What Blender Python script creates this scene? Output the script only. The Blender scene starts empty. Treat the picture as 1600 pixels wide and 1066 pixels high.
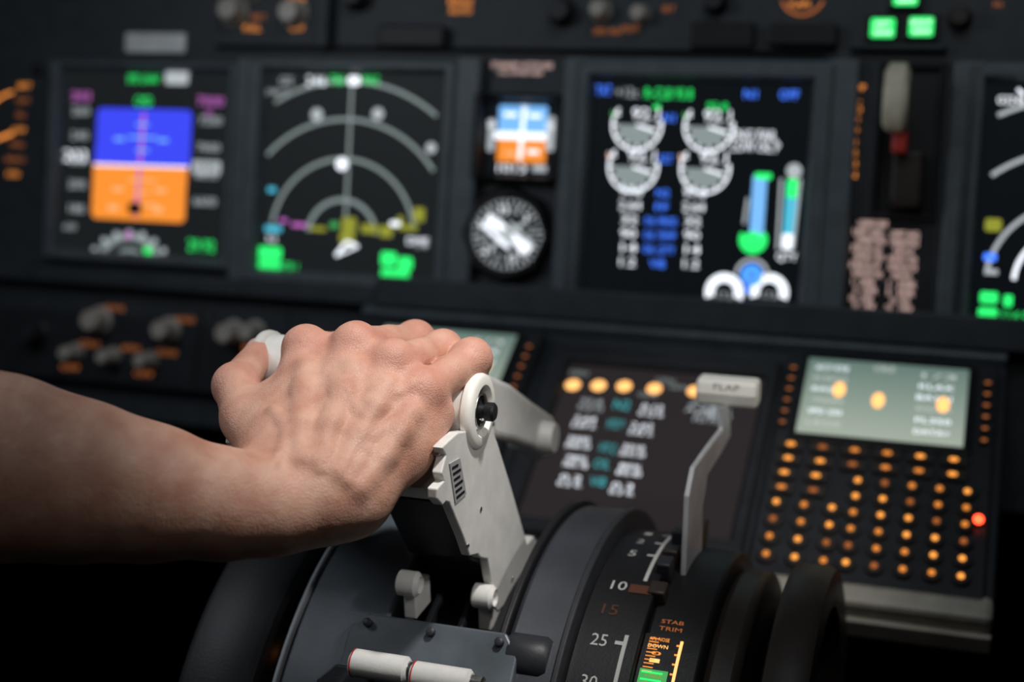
import bpy, bmesh, math, numpy as np
from mathutils import Vector, Matrix
rad=math.radians
# ------------------------------------------------------------------ camera frame
F=2222.22
CAM=Vector((0,0,1.25))
Uc=Vector((.948,-.0743,.310)).normalized()
Vc=Vector((.0568,.9967,.0568)); Vc=(Vc-Uc*Vc.dot(Uc)).normalized()
Nc=Uc.cross(Vc)
T=rad(15)
Zc=Vc*math.cos(T)+Nc*math.sin(T); Yc=Vc*math.sin(T)-Nc*math.cos(T)
M=Matrix((Uc,Yc,Zc))
def ray(px,py): return M@Vector(((px-800)/F,(533-py)/F,-1))
def P(px,py,d): return CAM+ray(px,py)*d
def onx(px,py,x):
    r=ray(px,py); return CAM+r*((x-CAM.x)/r.x)
sc=bpy.context.scene
cam=bpy.data.cameras.new("camera"); camo=bpy.data.objects.new("camera",cam)
sc.collection.objects.link(camo); sc.camera=camo
camo.matrix_world=Matrix.Translation(CAM)@M.to_4x4()
cam.lens=50; cam.sensor_width=36; cam.clip_start=.01
cam.dof.use_dof=True; cam.dof.focus_distance=.672; cam.dof.aperture_fstop=4.3
sc.view_settings.view_transform='Standard'
# ------------------------------------------------------------------ materials
MC={}
def mat(name,col,rough=.5,metal=0,var=.15,nscale=60,bump=0,bscale=800,spec=.5):
    if name in MC: return MC[name]
    m=bpy.data.materials.new(name); m.use_nodes=True; nt=m.node_tree; b=nt.nodes['Principled BSDF']
    tc=nt.nodes.new('ShaderNodeTexCoord'); no=nt.nodes.new('ShaderNodeTexNoise'); no.inputs['Scale'].default_value=nscale; no.inputs['Detail'].default_value=4
    nt.links.new(tc.outputs['Object'],no.inputs['Vector'])
    rp=nt.nodes.new('ShaderNodeValToRGB')
    rp.color_ramp.elements[0].position=.3; rp.color_ramp.elements[1].position=.7
    rp.color_ramp.elements[0].color=tuple(c*(1-var) for c in col)+(1,)
    rp.color_ramp.elements[1].color=tuple(min(1,c*(1+var)) for c in col)+(1,)
    nt.links.new(no.outputs['Fac'],rp.inputs['Fac']); nt.links.new(rp.outputs['Color'],b.inputs['Base Color'])
    b.inputs['Roughness'].default_value=rough; b.inputs['Metallic'].default_value=metal
    b.inputs['Specular IOR Level'].default_value=spec
    if bump>0:
        n2=nt.nodes.new('ShaderNodeTexNoise'); n2.inputs['Scale'].default_value=bscale; n2.inputs['Detail'].default_value=3
        nt.links.new(tc.outputs['Object'],n2.inputs['Vector'])
        bp=nt.nodes.new('ShaderNodeBump'); bp.inputs['Strength'].default_value=bump; bp.inputs['Distance'].default_value=.0004
        nt.links.new(n2.outputs['Fac'],bp.inputs['Height']); nt.links.new(bp.outputs['Normal'],b.inputs['Normal'])
    MC[name]=m; return m
def em(name,col,s=1.0,base=(.006,.006,.006),spec=.12):
    if name in MC: return MC[name]
    m=bpy.data.materials.new(name); m.use_nodes=True; b=m.node_tree.nodes['Principled BSDF']
    b.inputs['Base Color'].default_value=base+(1,); b.inputs['Roughness'].default_value=.4
    b.inputs['Specular IOR Level'].default_value=spec
    b.inputs['Emission Color'].default_value=tuple(col)+(1,); b.inputs['Emission Strength'].default_value=s
    MC[name]=m; return m
PANEL=mat("panel_grey",(.040,.048,.058),.5,bump=.3,spec=.35)
BEZ=mat("bezel_grey",(.11,.132,.152),.42,bump=.2,spec=.4)
DARK=mat("black_plastic",(.010,.010,.012),.45,bump=.2,spec=.35)
BLKM=mat("black_matte",(.014,.015,.018),.5,bump=.3,spec=.4)
DGREY=mat("dark_grey",(.026,.028,.034),.45,bump=.2,spec=.35)
BLUEG=mat("blue_grey_paint",(.090,.108,.126),.42,bump=.2,var=.25,nscale=40)
RIMG=mat("lit_edge_grey",(.42,.46,.50),.35,bump=.1)  # RIMG: pale colour stands in for light catching the cover edge
MIDG=mat("slate_paint",(.034,.038,.047),.42,bump=.2,var=.3,nscale=25)
WHITE=mat("white_enamel",(.74,.73,.70),.36,var=.08,nscale=90,bump=.2)
CREAM=mat("cream_enamel",(.88,.86,.80),.4,var=.04)
STEEL=mat("brushed_steel",(.5,.5,.5),.28,1,bump=.2)
BROWN=mat("brown_black",(.036,.027,.023),.45,spec=.35)
KNOBW=mat("ivory_knob",(.50,.45,.40),.3)
DULLC=mat("dull_cream",(.82,.74,.58),.45)
RAILC=mat("rail_cream",(.42,.39,.33),.45)
REDP=mat("red_paint",(.5,.03,.02),.4)
FLOORM=mat("floor_dark",(.006,.006,.007),.9,spec=.1)
W_=em("glow_white",(.88,.93,1),1.5); WD=em("glow_dim_white",(.52,.57,.60),.9); GRY=em("glow_grey",(.42,.50,.50),.62)
GR=em("glow_green",(.03,.95,.18),1.25); GRD=em("glow_dim_green",(.1,.6,.15),.7)
BL=em("glow_blue",(.06,.20,1.0),1.7); BLU=em("glow_sky",(.05,.07,.95),1.0); OR=em("glow_earth",(.95,.29,.035),1.05)
CY=em("glow_cyan",(.1,.62,.85),.9); MG=em("glow_magenta",(.75,.2,.75),.8); YL=em("glow_yellow",(.50,.52,.06),.6)
AM=em("glow_amber",(1,.33,.06),1.3); AMD=em("glow_dim_amber",(.8,.24,.07),.5); AMB=em("glow_bright_amber",(1,.50,.16),1.7)
KEYA=em("key_amber",(1,.36,.06),1.35); KEYM2=em("key_mid_amber",(1,.32,.05),.85); KEYD=em("key_dim_amber",(1,.28,.06),.40)
PK=em("glow_pink",(.85,.58,.52),1.2); RD=em("glow_red",(1,.06,.02),6); LSKY=em("glow_light_sky",(.2,.5,.95),1.1); LOR=em("glow_light_earth",(.95,.45,.2),1.1)
SCR=em("screen_dark",(.006,.009,.012),.5,(.003,.0035,.004)); SCRH=em("screen_painted_haze",(.020,.025,.027),.5,(.003,.0035,.004))  # SCRH: reflected haze on the glass put in as grey emission
SCRB=em("screen_brown",(.042,.033,.035),.55,(.006,.006,.006)); LCD=em("lcd_green",(.34,.42,.34),.8,(.05,.06,.05))
LTX=em("lcd_text",(.75,.8,.75),.85)
nt=LCD.node_tree; tcn=nt.nodes.new('ShaderNodeTexCoord'); sp=nt.nodes.new('ShaderNodeSeparateXYZ'); nt.links.new(tcn.outputs['Generated'],sp.inputs[0])
rpp=nt.nodes.new('ShaderNodeValToRGB'); rpp.color_ramp.elements[0].color=(.46,.53,.44,1); rpp.color_ramp.elements[1].color=(.15,.24,.21,1)
nt.links.new(sp.outputs['Z'],rpp.inputs['Fac']); nt.links.new(rpp.outputs['Color'],nt.nodes['Principled BSDF'].inputs['Emission Color'])
TXT=em("print_white",(.7,.7,.68),.08,(.45,.45,.43)); TEAL=em("glow_teal",(.08,.5,.55),.9); BRT=em("print_brown",(.35,.12,.05),.09,(.06,.03,.022))
# ------------------------------------------------------------------ object helpers
WL={}
def meta(o,label=None,cat=None,group=None,kind=None):
    if label: o["label"]=label
    if cat: o["category"]=cat
    if group: o["group"]=group
    if kind: o["kind"]=kind
def par(c,p):
    c.parent=p; c.location=WL[c.name]-WL[p.name]
def empty(name,loc,label,cat,group=None):
    e=bpy.data.objects.new(name,None); e.empty_display_size=.02
    sc.collection.objects.link(e); e.location=loc; WL[e.name]=Vector(loc); meta(e,label,cat,group); return e
def mk(name,verts,faces,mats,midx=None,smooth=False,parent=None,bevel=0,seg=2,label=None,fixn=False,angle=None):
    verts=[Vector(v) for v in verts]
    lo=Vector([min(v[i] for v in verts) for i in range(3)]); hi=Vector([max(v[i] for v in verts) for i in range(3)])
    c=(lo+hi)/2
    me=bpy.data.meshes.new(name); me.from_pydata([tuple(v-c) for v in verts],[],[tuple(f) for f in faces])
    if not isinstance(mats,(list,tuple)): mats=[mats]
    for m in mats: me.materials.append(m)
    if midx is not None: me.polygons.foreach_set('material_index',midx)
    if fixn:
        bm=bmesh.new(); bm.from_mesh(me); bmesh.ops.recalc_face_normals(bm,faces=bm.faces); bm.to_mesh(me); bm.free()
    if smooth:
        me.polygons.foreach_set('use_smooth',[True]*len(me.polygons))
        try: me.set_sharp_from_angle(angle=rad(angle or 40))
        except Exception: pass
    me.update()
    o=bpy.data.objects.new(name,me); sc.collection.objects.link(o); o.location=c; WL[o.name]=c.copy()
    if bevel>0:
        b=o.modifiers.new("bevel",'BEVEL'); b.width=bevel; b.segments=seg; b.limit_method='ANGLE'; b.angle_limit=rad(35)
    if parent is not None: par(o,parent)
    if label: o["label"]=label
    return o
def box_vf(p,a,b,c):
    v=[p,p+a,p+a+b,p+b]; v+= [q+c for q in v]
    return v,[(0,3,2,1),(4,5,6,7),(0,1,5,4),(1,2,6,5),(2,3,7,6),(3,0,4,7)]
def lathe_vf(p,ax,prof,n=32):
    ax=ax.normalized(); e=Vector((0,0,1)) if abs(ax.z)<.9 else Vector((0,1,0))
    a=ax.cross(e).normalized(); b=ax.cross(a)
    v=[];f=[]
    for r,h in prof:
        for i in range(n):
            t=2*math.pi*i/n; v.append(p+ax*h+(a*math.cos(t)+b*math.sin(t))*r)
    for j in range(len(prof)-1):
        for i in range(n):
            f.append((j*n+i,j*n+(i+1)%n,(j+1)*n+(i+1)%n,(j+1)*n+i))
    f.append(tuple(range(n))[::-1]); f.append(tuple((len(prof)-1)*n+i for i in range(n)))
    return v,f
def lathe(name,p,ax,prof,m,n=32,**k):
    v,f=lathe_vf(p,ax,prof,n); return mk(name,v,f,m,smooth=True,fixn=True,**k)
def box(name,p,a,b,c,m,**k):
    v,f=box_vf(p,a,b,c); return mk(name,v,f,m,fixn=True,**k)
def prism(name,pts,d,m,tf=None,**k):
    n=len(pts); v=list(pts)+[q+d for q in pts]
    if tf: v=[tf(q) for q in v]
    f=[tuple(range(n)),tuple(range(n,2*n))[::-1]]+[(i,(i+1)%n,(i+1)%n+n,i+n) for i in range(n)]
    return mk(name,v,f,m,fixn=True,**k)
def profx(name,px,x,th,m,tf=None,**k):
    return prism(name,[onx(a,b,x) for a,b in px],Vector((-th,0,0)),m,tf,**k)
TC={}
def glyph(s):
    if s in TC: return TC[s]
    c=bpy.data.curves.new("t",'FONT'); c.body=s; c.size=1; c.align_x='CENTER'; c.align_y='CENTER'; c.resolution_u=2
    o=bpy.data.objects.new("t",c); sc.collection.objects.link(o)
    dg=bpy.context.evaluated_depsgraph_get(); me=o.evaluated_get(dg).to_mesh()
    r=([v.co.copy() for v in me.vertices],[tuple(p.vertices) for p in me.polygons])
    o.evaluated_get(dg).to_mesh_clear(); bpy.data.objects.remove(o); bpy.data.curves.remove(c)
    TC[s]=r; return r
X=Vector((1,0,0))
class Sheet:
    def __init__(s,P0,up,off=.0004):
        s.P0=P0; s.V=up.normalized(); s.N=X.cross(s.V).normalized(); s.k=off; s.v=[];s.f=[];s.mi=[];s.ms=[];s.parts=[]
    def new(s,off=.0004): return Sheet(s.P0,s.V,off)
    def pt(s,px,py,h=0):
        r=ray(px,py); return CAM+r*((s.P0+s.N*h-CAM).dot(s.N)/r.dot(s.N))
    def su(s,px,py): return (s.pt(px+1,py)-s.pt(px,py)).dot(X)
    def sv(s,px,py): return (s.pt(px,py-1)-s.pt(px,py)).dot(s.V)
    def m(s,mt):
        if mt not in s.ms: s.ms.append(mt)
        return s.ms.index(mt)
    def poly(s,pts,mt,fs=None):
        b=len(s.v); q_=[q+s.N*s.k for q in pts]; s.v+=q_
        fs=fs or [tuple(range(len(pts)))]
        s.parts.append((q_,fs,mt))
        for f in fs: s.f.append(tuple(b+i for i in f)); s.mi.append(s.m(mt))
        s.k+=.000012
    def rect(s,cx,cy,w,h,mt,rr=0):
        c=s.pt(cx,cy); a=w/2*s.su(cx,cy); b=h/2*s.sv(cx,cy)
        if rr:
            r=rr*s.su(cx,cy); pts=[]
            for sx,sy,a0 in ((1,1,0),(-1,1,90),(-1,-1,180),(1,-1,270)):
                for i in range(5):
                    t=rad(a0+i*22.5); pts.append(c+X*(sx*(a-r)+r*math.cos(t))+s.V*(sy*(b-r)+r*math.sin(t)))
            s.poly(pts,mt)
        else: s.poly([c+X*(i*a)+s.V*(j*b) for i,j in((-1,-1),(1,-1),(1,1),(-1,1))],mt)
    def arc(s,cx,cy,r,a0,a1,w,mt,n=28):
        c=s.pt(cx,cy); k=s.su(cx,cy); pts=[];fs=[]
        for i in range(n+1):
            t=rad(a0+(a1-a0)*i/n); d=X*math.cos(t)+s.V*math.sin(t)
            pts+=[c+d*(r-w/2)*k,c+d*(r+w/2)*k]
            if i: fs.append((2*i-2,2*i-1,2*i+1,2*i))
        s.poly(pts,mt,fs)
    def disc(s,cx,cy,r,mt,a0=0,a1=360,n=24):
        c=s.pt(cx,cy); k=s.su(cx,cy)*r
        pts=[c+(X*math.cos(rad(a0+(a1-a0)*i/n))+s.V*math.sin(rad(a0+(a1-a0)*i/n)))*k for i in range(n+(a1-a0<360))]
        if a1-a0<360: pts.append(c)
        s.poly(pts,mt)
    def line(s,p,q,w,mt):
        a=s.pt(*p); b=s.pt(*q); d=(b-a).normalized(); n=s.N.cross(d)*w/2*s.su(*p); s.poly([a-n,b-n,b+n,a+n],mt)
    def text(s,cx,cy,h,t,mt,ws=1.0,wmax=None):
        vs,fs=glyph(t)
        if not vs: return
        c=s.pt(cx,cy); b=h/.7*s.sv(cx,cy); a=h/.7*s.su(cx,cy)*ws
        if wmax:
            w=max(v.x for v in vs)-min(v.x for v in vs); a=wmax*s.su(cx,cy)/w
        s.poly([c+X*v.x*a+s.V*v.y*b for v in vs],mt,fs)
    def make(s,name,parent=None,label=None): return mk(name,s.v,s.f,s.ms,s.mi,parent=parent,label=label)
    def split(s,name,parent):
        for v,f,m in s.parts: mk(name,v,f,m,parent=parent)
MP=Sheet(P(800,533,1.14),M@Vc)
Wc=Vector((.268,.683,-.68)); Wc=(Wc-Uc*Wc.dot(Uc)).normalized()
LP=Sheet(P(1400,560,1.03),M@Wc)
def uvrect(S,tl,br,h=0):
    a=S.pt(*tl,h); b=S.pt(*br,h); w=(b-a).dot(X); hh=(a-b).dot(S.V)
    return a,w,hh
def frame(name,S,tl,br,itl,ibr,h,m,h0=0,**k):
    a,w,H=uvrect(S,tl,br,h0); i,iw,iH=uvrect(S,itl,ibr,h0)
    def rc(o,w,H,z): return [o+S.N*z,o+X*w+S.N*z,o+X*w-S.V*H+S.N*z,o-S.V*H+S.N*z]
    e=.003
    o2=a+X*e-S.V*e; i2=i-X*e+S.V*e
    v=rc(a,w,H,0)+rc(a,w,H,h-e)+rc(o2,w-2*e,H-2*e,h)+rc(i2,iw+2*e,iH+2*e,h)+rc(i,iw,iH,h*.45)+rc(i,iw,iH,0)
    f=[]
    for j in range(5):
        for q in range(4): f.append((j*4+q,j*4+(q+1)%4,(j+1)*4+(q+1)%4,(j+1)*4+q))
    for q in range(4): f.append((q,(q+1)%4,20+(q+1)%4,20+q))
    return mk(name,v,f,m,fixn=True,**k)
def slab(name,S,tl,br,th,m,h0=0,**k):
    a,w,H=uvrect(S,tl,br,h0); return box(name,a,X*w,-S.V*H,S.N*th,m,**k)
# ------------------------------------------------------------------ room
def big(name,lo,hi,m):
    lo=Vector(lo);hi=Vector(hi)
    o=box(name,lo,X*(hi.x-lo.x),Vector((0,hi.y-lo.y,0)),Vector((0,0,hi.z-lo.z)),m); o["kind"]="structure"; return o
big("floor",(-1.6,-.8,-.05),(1.3,1.9,0),FLOORM)
big("wall_front",(-1.6,1.85,0),(1.3,1.9,2.1),FLOORM)
big("wall_left",(-1.65,-.8,0),(-1.6,1.9,2.1),FLOORM)
big("wall_right",(1.3,-.8,0),(1.35,1.9,2.1),FLOORM)
big("ceiling",(-1.65,-.8,2.1),(1.35,1.9,2.15),FLOORM)
# ------------------------------------------------------------------ main instrument panel
a,w,H=uvrect(MP,(-260,-160),(1800,560),-.03)
pan=box("instrument_panel",a,X*w,-MP.V*.47,MP.N*.03,PANEL,bevel=.002)
meta(pan,"dark grey metal cockpit main instrument panel holding lit displays","instrument panel")
def ridge(tl,br,h,m=BEZ): slab("panel_rib",MP,tl,br,h,m,parent=pan,bevel=.002)
ridge((-40,432),(600,452),.016,PANEL); ridge((600,478),(1640,500),.020,PANEL)
ridge((380,92),(392,460),.010); ridge((722,92),(738,470),.012); ridge((888,92),(902,500),.012)
ridge((1300,95),(1316,520),.012); ridge((1492,98),(1508,540),.012)
ridge((340,72),(1290,84),.01,PANEL); ridge((505,-60),(520,78),.012,PANEL); ridge((1330,70),(1480,82),.01,PANEL)
def disp(o_tl,o_br,i_tl,i_br,scr,lab):
    e=empty("flight_display",MP.pt(*o_br),lab,"display screen","cockpit display units")
    frame("bezel",MP,o_tl,o_br,i_tl,i_br,.012,BEZ,parent=e,bevel=.0008)
    slab("screen",MP,i_tl,i_br,.003,scr,parent=e)
    return e,MP.new(.0034)
# PFD
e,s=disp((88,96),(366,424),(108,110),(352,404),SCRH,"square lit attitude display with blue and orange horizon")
s.rect(227,216,148,90,BLU,8); s.rect(220,302,146,86,OR,8); s.rect(224,248,147,30,BLU); s.rect(222,272,146,28,OR)
s.line((228,178),(216,338),5,MG); s.line((150,258),(297,262),2.5,W_)
for i,y in enumerate((195,215,235,282,300,320)): s.line((226-((i%2)*12+10),y),(226+((i%2)*12+10),y+1),3,LSKY if y<250 else LOR)
s.rect(190,218,16,5,LSKY);s.rect(258,220,16,5,LSKY);s.rect(188,296,18,6,LOR);s.rect(254,298,18,6,LOR)
s.rect(180,325,16,8,LOR); s.rect(250,328,16,8,LOR); s.rect(214,326,20,18,DARK)
for i,t in enumerate(("260","240","220","200","180")): s.text(130-i*2,175+i*38,13,t,WD)
for i,t in enumerate(("7200","7000","6800","6600")): s.text(332-i*3,190+i*42,13,t,WD)
s.text(131,152,15,"203",MG); s.text(332,160,15,"7000",MG); s.text(330,178,9,"20",MG)
s.text(122,245,18,"203",W_); s.rect(326,262,44,20,WD,3); s.text(326,262,12,"6900",DARK)
s.text(228,125,13,"SPD LNAV",GR,wmax=50); s.rect(280,122,36,22,WD,4); s.text(228,160,15,"CMD",GR,wmax=26)
s.text(318,385,18,"29.92",GR,wmax=42); s.text(112,355,9,".620",WD)
s.arc(205,430,52,30,150,10,GRY); s.arc(205,430,34,40,140,5,GRY)
for i in range(7):
    an=rad(35+i*18); s.rect(205+66*math.cos(an),430-66*math.sin(an),8,8,WD)
s.rect(235,392,12,10,GR); s.rect(205,368,8,10,MG); s.text(165,400,8,"HDG",WD); s.text(250,405,8,"MAG",WD)
s.make("screen_graphics",e)
# ND
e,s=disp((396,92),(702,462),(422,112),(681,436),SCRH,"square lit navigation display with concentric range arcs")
cx,cy=536,372
for r,mm,ww in ((222,GRY,5),(168,GRY,5),(112,GRY,5),(54,GRY,6)):
    a0=max(8,math.degrees(math.acos(min(1,135/r))) if r>135 else 5); s.arc(cx,cy,r,a0,180-a0+(-6 if r>135 else 0),ww,mm,48)
s.line((553,128),(541,372),4,GRY)
s.text(450,128,13,"GS",WD); s.text(497,128,15,"246",W_); s.text(530,127,14,"TRK",GR,wmax=24); s.rect(556,127,18,14,W_,3); s.text(582,127,14,"MAG",GR,wmax=24)
s.text(436,145,9,"248/15",WD,wmax=36)
for q in ((498,180),(593,179),(537,257)): s.disc(*q,9,WD)
s.disc(537,257,9,W_); s.disc(676,232,8,WD)
for q,ww,hh,mm in (((548,352),22,24,YL),((580,358),26,14,YL),((606,362),20,18,YL),((657,336),18,22,YL),((640,356),30,9,YL),((628,344),10,12,YL),((470,352),24,6,MG),((500,358),26,7,YL),((525,352),12,10,GRD),((446,345),12,6,MG),((620,350),16,8,W_)):
    s.rect(*q,ww,hh,mm,3)
s.disc(545,372,12,YL); s.rect(430,358,26,10,CY,3); s.text(428,374,9,"ILS",W_); s.rect(428,297,12,8,CY)
s.line((528,400),(545,378),5,W_); s.line((545,378),(562,386),5,W_); s.line((528,400),(560,386),3,W_)
s.rect(425,396,36,20,GR,3); s.rect(424,416,34,16,GR,3); s.text(455,418,14,"VOR 1",GR,wmax=28)
s.rect(610,405,24,22,GR,4); s.rect(636,412,22,20,GR,4); s.rect(620,428,44,14,GR,3); s.text(655,378,12,"DME",W_); s.text(660,385,9,"114",WD)
s.make("screen_graphics",e)
# standby attitude
e=empty("standby_attitude_display",MP.pt(877,285),"small lit standby attitude display with blue and orange horizon","display screen")
frame("bezel",MP,(748,148),(880,288),(764,160),(868,276),.014,DARK,parent=e,bevel=.001)
slab("screen",MP,(764,160),(868,276),.003,SCR,parent=e)
s=MP.new(.0036)
s.rect(819,188,76,44,LSKY,4); s.rect(817,234,76,42,OR,4); s.rect(818,213,88,12,W_,3); s.rect(770,212,10,50,WD,3); s.rect(862,210,12,54,WD,3)
s.line((822,170),(814,250),6,W_); s.rect(800,180,20,6,W_); s.rect(838,182,20,6,W_); s.rect(800,240,18,6,LOR); s.rect(835,238,18,6,W_)
s.text(860,200,10,"70",W_); s.text(770,195,9,"20",W_); s.text(800,264,12,"1013",W_,wmax=44); s.rect(845,264,22,10,WD); s.text(822,170,8,"30",W_)
s.make("screen_graphics",e)
# standby compass gauge
e=empty("radio_compass_gauge",MP.pt(870,440),"round black compass gauge with white pointers in octagonal bezel","gauge")
c=MP.pt(797,367); k=MP.su(797,367)
lathe("bezel",c,MP.N,[(74*k,0),(74*k,.008),(66*k,.014),(60*k,.014),(58*k,.006),(0.001,.006)],DARK,8,parent=e)
s=MP.new(.0068)
for i in range(36):
    an=rad(i*10+4); r0,r1=(44,55) if i%3==0 else (49,55)
    s.line((797+r0*math.cos(an),367-r0*math.sin(an)),(797+r1*math.cos(an),367-r1*math.sin(an)),3,WD)
for i,t in enumerate(("N","3","6","E","12","15","S","21","24","W","30","33")):
    an=rad(70-i*30); s.text(797+38*math.cos(an),367-38*math.sin(an),13,t,W_ if i%2 else WD)
s.line((766,340),(832,392),13,W_); s.line((772,388),(822,350),6,WD); s.line((760,352),(800,388),7,W_); s.line((800,348),(838,385),6,WD); s.line((785,345),(822,398),5,W_)
s.disc(797,367,10,WD); s.make("dial",e)
s=MP.new(.001); s.text(816,103,8,"STANDBY ATTITUDE",PK,wmax=95); s.text(814,114,6,"ALTIMETER",PK,wmax=70)
s.split("panel_lettering",pan)
# EICAS
e,s=disp((902,92),(1288,512),(930,124),(1247,480),SCR,"square lit engine display with round gauges and coloured readouts")
s.text(945,143,16,"TAT",BL,wmax=24); s.text(981,146,15,"+12c",WD,wmax=36); s.text(1046,148,17,"R-CLB 93.8",GR,wmax=74); s.text(1175,149,14,"N1",BL); s.text(1234,150,15,"OFF",BL,wmax=30)
def gauge(x,y):
    s.disc(x,y,30,GRY,180,345,18); s.arc(x,y,38,140,372,3.5,W_)
    for a_ in range(150,370,30):
        s.line((x+31*math.cos(rad(a_)),y-31*math.sin(rad(a_))),(x+38*math.cos(rad(a_)),y-38*math.sin(rad(a_))),3,W_)
    s.line((x,y),(x+28,y+9),4,W_)
    s.text(x+16,y-16,18,"92.1",W_,wmax=42)
    s.line((x-37,y-12),(x-38,y-22),4,PK if y>230 else GRD)
gauge(997,196); gauge(1109,199); gauge(991,261); gauge(1103,264)
s.text(1048,186,13,"N1",BL); s.text(1042,250,13,"EGT",BL,wmax=20); s.rect(1028,168,10,6,GR); s.text(1122,168,12,"93.8",GR,wmax=32)
for i,t in enumerate(("97.8","2.64","32","90","14","1.2")):
    y=300+i*22
    s.text(988-i*1.5,y,14,t,W_,wmax=34 if i<2 else 24); s.text(1087-i*1.5,y+3,14,t,W_,wmax=34 if i<2 else 24)
for i,t in enumerate(("N2","FF","OIL PRESS","OIL TEMP","OIL QTY","VIB")):
    y=303+i*22; s.text(1037-i*1.6,y,12,t,BL,wmax=20 if i<2 else (50 if i<5 else 24))
s.text(1180,213,16,"ENG FAIL",W_,wmax=70); s.text(1182,231,16,"LOW OIL P",W_,wmax=74)
s.rect(1186,322,22,95,LSKY,3); s.rect(1194,276,26,10,GR,3); s.arc(1178,375,17,150,395,10,GR); s.disc(1178,374,12,GR)
s.line((1170,310),(1164,350),4,WD); s.rect(1236,330,18,90,CY,2); s.rect(1239,295,16,30,GR,2); s.rect(1232,378,18,24,W_,3); s.line((1252,280),(1240,390),4,WD)
s.line((1222,280),(1216,390),4,WD); s.disc(1242,268,12,WD); s.text(1230,402,12,"QTY",W_,wmax=32)
for x in (1133,1203): s.arc(x,457,23,-20,200,14,W_); s.text(x,462,11,"17.5",WD,wmax=22)
s.arc(1176,430,24,0,180,5,WD); s.disc(1176,430,17,BL); s.arc(1176,430,12,0,360,4,CY); s.line((1176,420),(1170,458),8,BL)
s.make("screen_graphics",e)
# right display
e,s=disp((1508,98),(1850,560),(1540,128),(1830,522),SCR,"square lit navigation display with white range arcs")
s.text(1580,158,13,"GS246",W_,wmax=44); s.line((1590,140),(1600,150),5,W_)
for r,a1 in ((90,178),(135,176),(225,128),(310,116)): s.arc(1672,445,r,100 if r<200 else 92,a1,7,W_ if r<100 else WD,40)
s.rect(1552,352,26,20,YL,5); s.rect(1547,402,20,12,BL,3); s.rect(1549,425,20,8,WD)
s.rect(1545,465,28,18,GR,4); s.rect(1543,492,30,22,GR,4); s.text(1584,497,20,"114.5",GR,wmax=40); s.rect(1575,470,14,18,GR,3); s.rect(1690,420,50,30,YL)
s.make("screen_graphics",e)
# landing gear lever
g=empty("landing_gear_lever",MP.pt(1405,340),"cream wheel-shaped landing gear handle with red collar in dark slot","lever")
frame("slot_frame",MP,(1376,98),(1462,345),(1388,112),(1452,335),.008,DGREY,parent=g)
slab("slot",MP,(1388,112),(1452,335),.002,DARK,parent=g)
c=MP.pt(1404,152,.045)
v,f=lathe_vf(c-X*.010,X,[(.0105,0),(.013,.003),(.013,.014),(.0105,.017)],24)
v=[c+(q-c)+MP.V*((q-c).dot(MP.V)*.85) for q in v]
mk("handle",v,f,DULLC,smooth=True,fixn=True,parent=g,label="cream wheel-shaped handle")
slab("handle_neck",MP,(1394,160),(1416,205),.012,DULLC,h0=.034,parent=g,bevel=.003)
slab("collar",MP,(1396,204),(1418,242),.012,REDP,h0=.030,parent=g,bevel=.002,label="red collar")
slab("lever_arm",MP,(1398,240),(1442,325),.028,BROWN,h0=.002,parent=g,bevel=.003)
s=MP.new(.001)
for i,t in enumerate(("UP","L","O","F","F","1","2","D","N")): s.text(1344-i*1.3,138+i*17,10,t,AM)
s.split("panel_lettering",pan)
plc=slab("placard",MP,(1320,338),(1452,510),.0008,DGREY,parent=pan)
s=MP.new(.001)
for i,t in enumerate(("LANDING GEAR","LIMIT (IAS)","OPERATING","EXTEND 270K - .82M","RETRACT 235K","EXTENDED 320K - .82M","FLAPS LIMIT (IAS)","1 - 250K","5 - 250K","10 - 210K","25 - 190K","40 - 162K")):
    y=350+i*13; s.text((1364 if i%2==0 else 1358)-i*1.4,y,10,t,PK,wmax=46 if i<7 else 36)
    if i>0: s.text(1415-i*1.0,y+4,10,t,PK,wmax=44 if i%3 else 30)
o=s.make("placard_lettering")
o.parent=plc; o.location=WL[o.name]-WL[plc.name]
for x,y in ((1380,46),(1440,44),(1416,-4)):
    l=empty("gear_light",MP.pt(x,y),"square green lit landing gear indicator light","indicator light","green gear lights")
    slab("light_housing",MP,(x-26,y-21),(x+26,y+21),.006,DARK,parent=l,bevel=.001)
    s=MP.new(.0065); s.rect(x,y,38,30,GR,4); s.text(x,y-6,8,"LEFT" if x<1400 else ("NOSE" if x==1416 else "RIGHT"),W_); s.text(x,y+7,8,"GEAR",W_); s.make("lens",l)
def knob(px,py,r,S,parent,m=KNOBW,h=.016,name="knob"):
    c=S.pt(px,py); k=S.su(px,py)*r
    lathe(name,c,S.N,[(k*1.25,0),(k*1.25,.002),(k,.004),(k*.92,h-.002),(k*.8,h),(0.0005,h)],m,20,parent=parent)
for x,y,r,m in ((368,18,17,KNOBW),(462,22,17,KNOBW),(940,18,14,KNOBW),(1002,24,13,KNOBW),(395,-20,16,KNOBW),(1120,5,16,DGREY),(560,-5,18,DGREY),(880,20,18,DGREY),(1500,30,16,BROWN)): knob(x,y,r,MP,pan,m)
s=MP.new(.0012)
for x,y,t in ((395,45,"FULL"),(405,28,"BRT"),(465,45,"OFF"),(465,0,"NAV"),(720,18,"AUTO"),(720,4,"BRAKE"),(985,46,"TEST"),(1250,8,"FLAPS"),(1560,8,"N1"),(950,50,"SPD REF"),(1045,15,"SET")): s.text(x,y,9,t,AM if x in(395,465,720,1250) else AMD)
s.arc(1255,-10,34,200,340,4,AMD); s.arc(30,215,60,100,140,3,AM)
for i in range(7): s.text(40-i*3,135+i*23,8,("BRT","DIM","FD","OFF","MIN","BARO","STD")[i],AM if i%3==0 else AMD)
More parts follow.
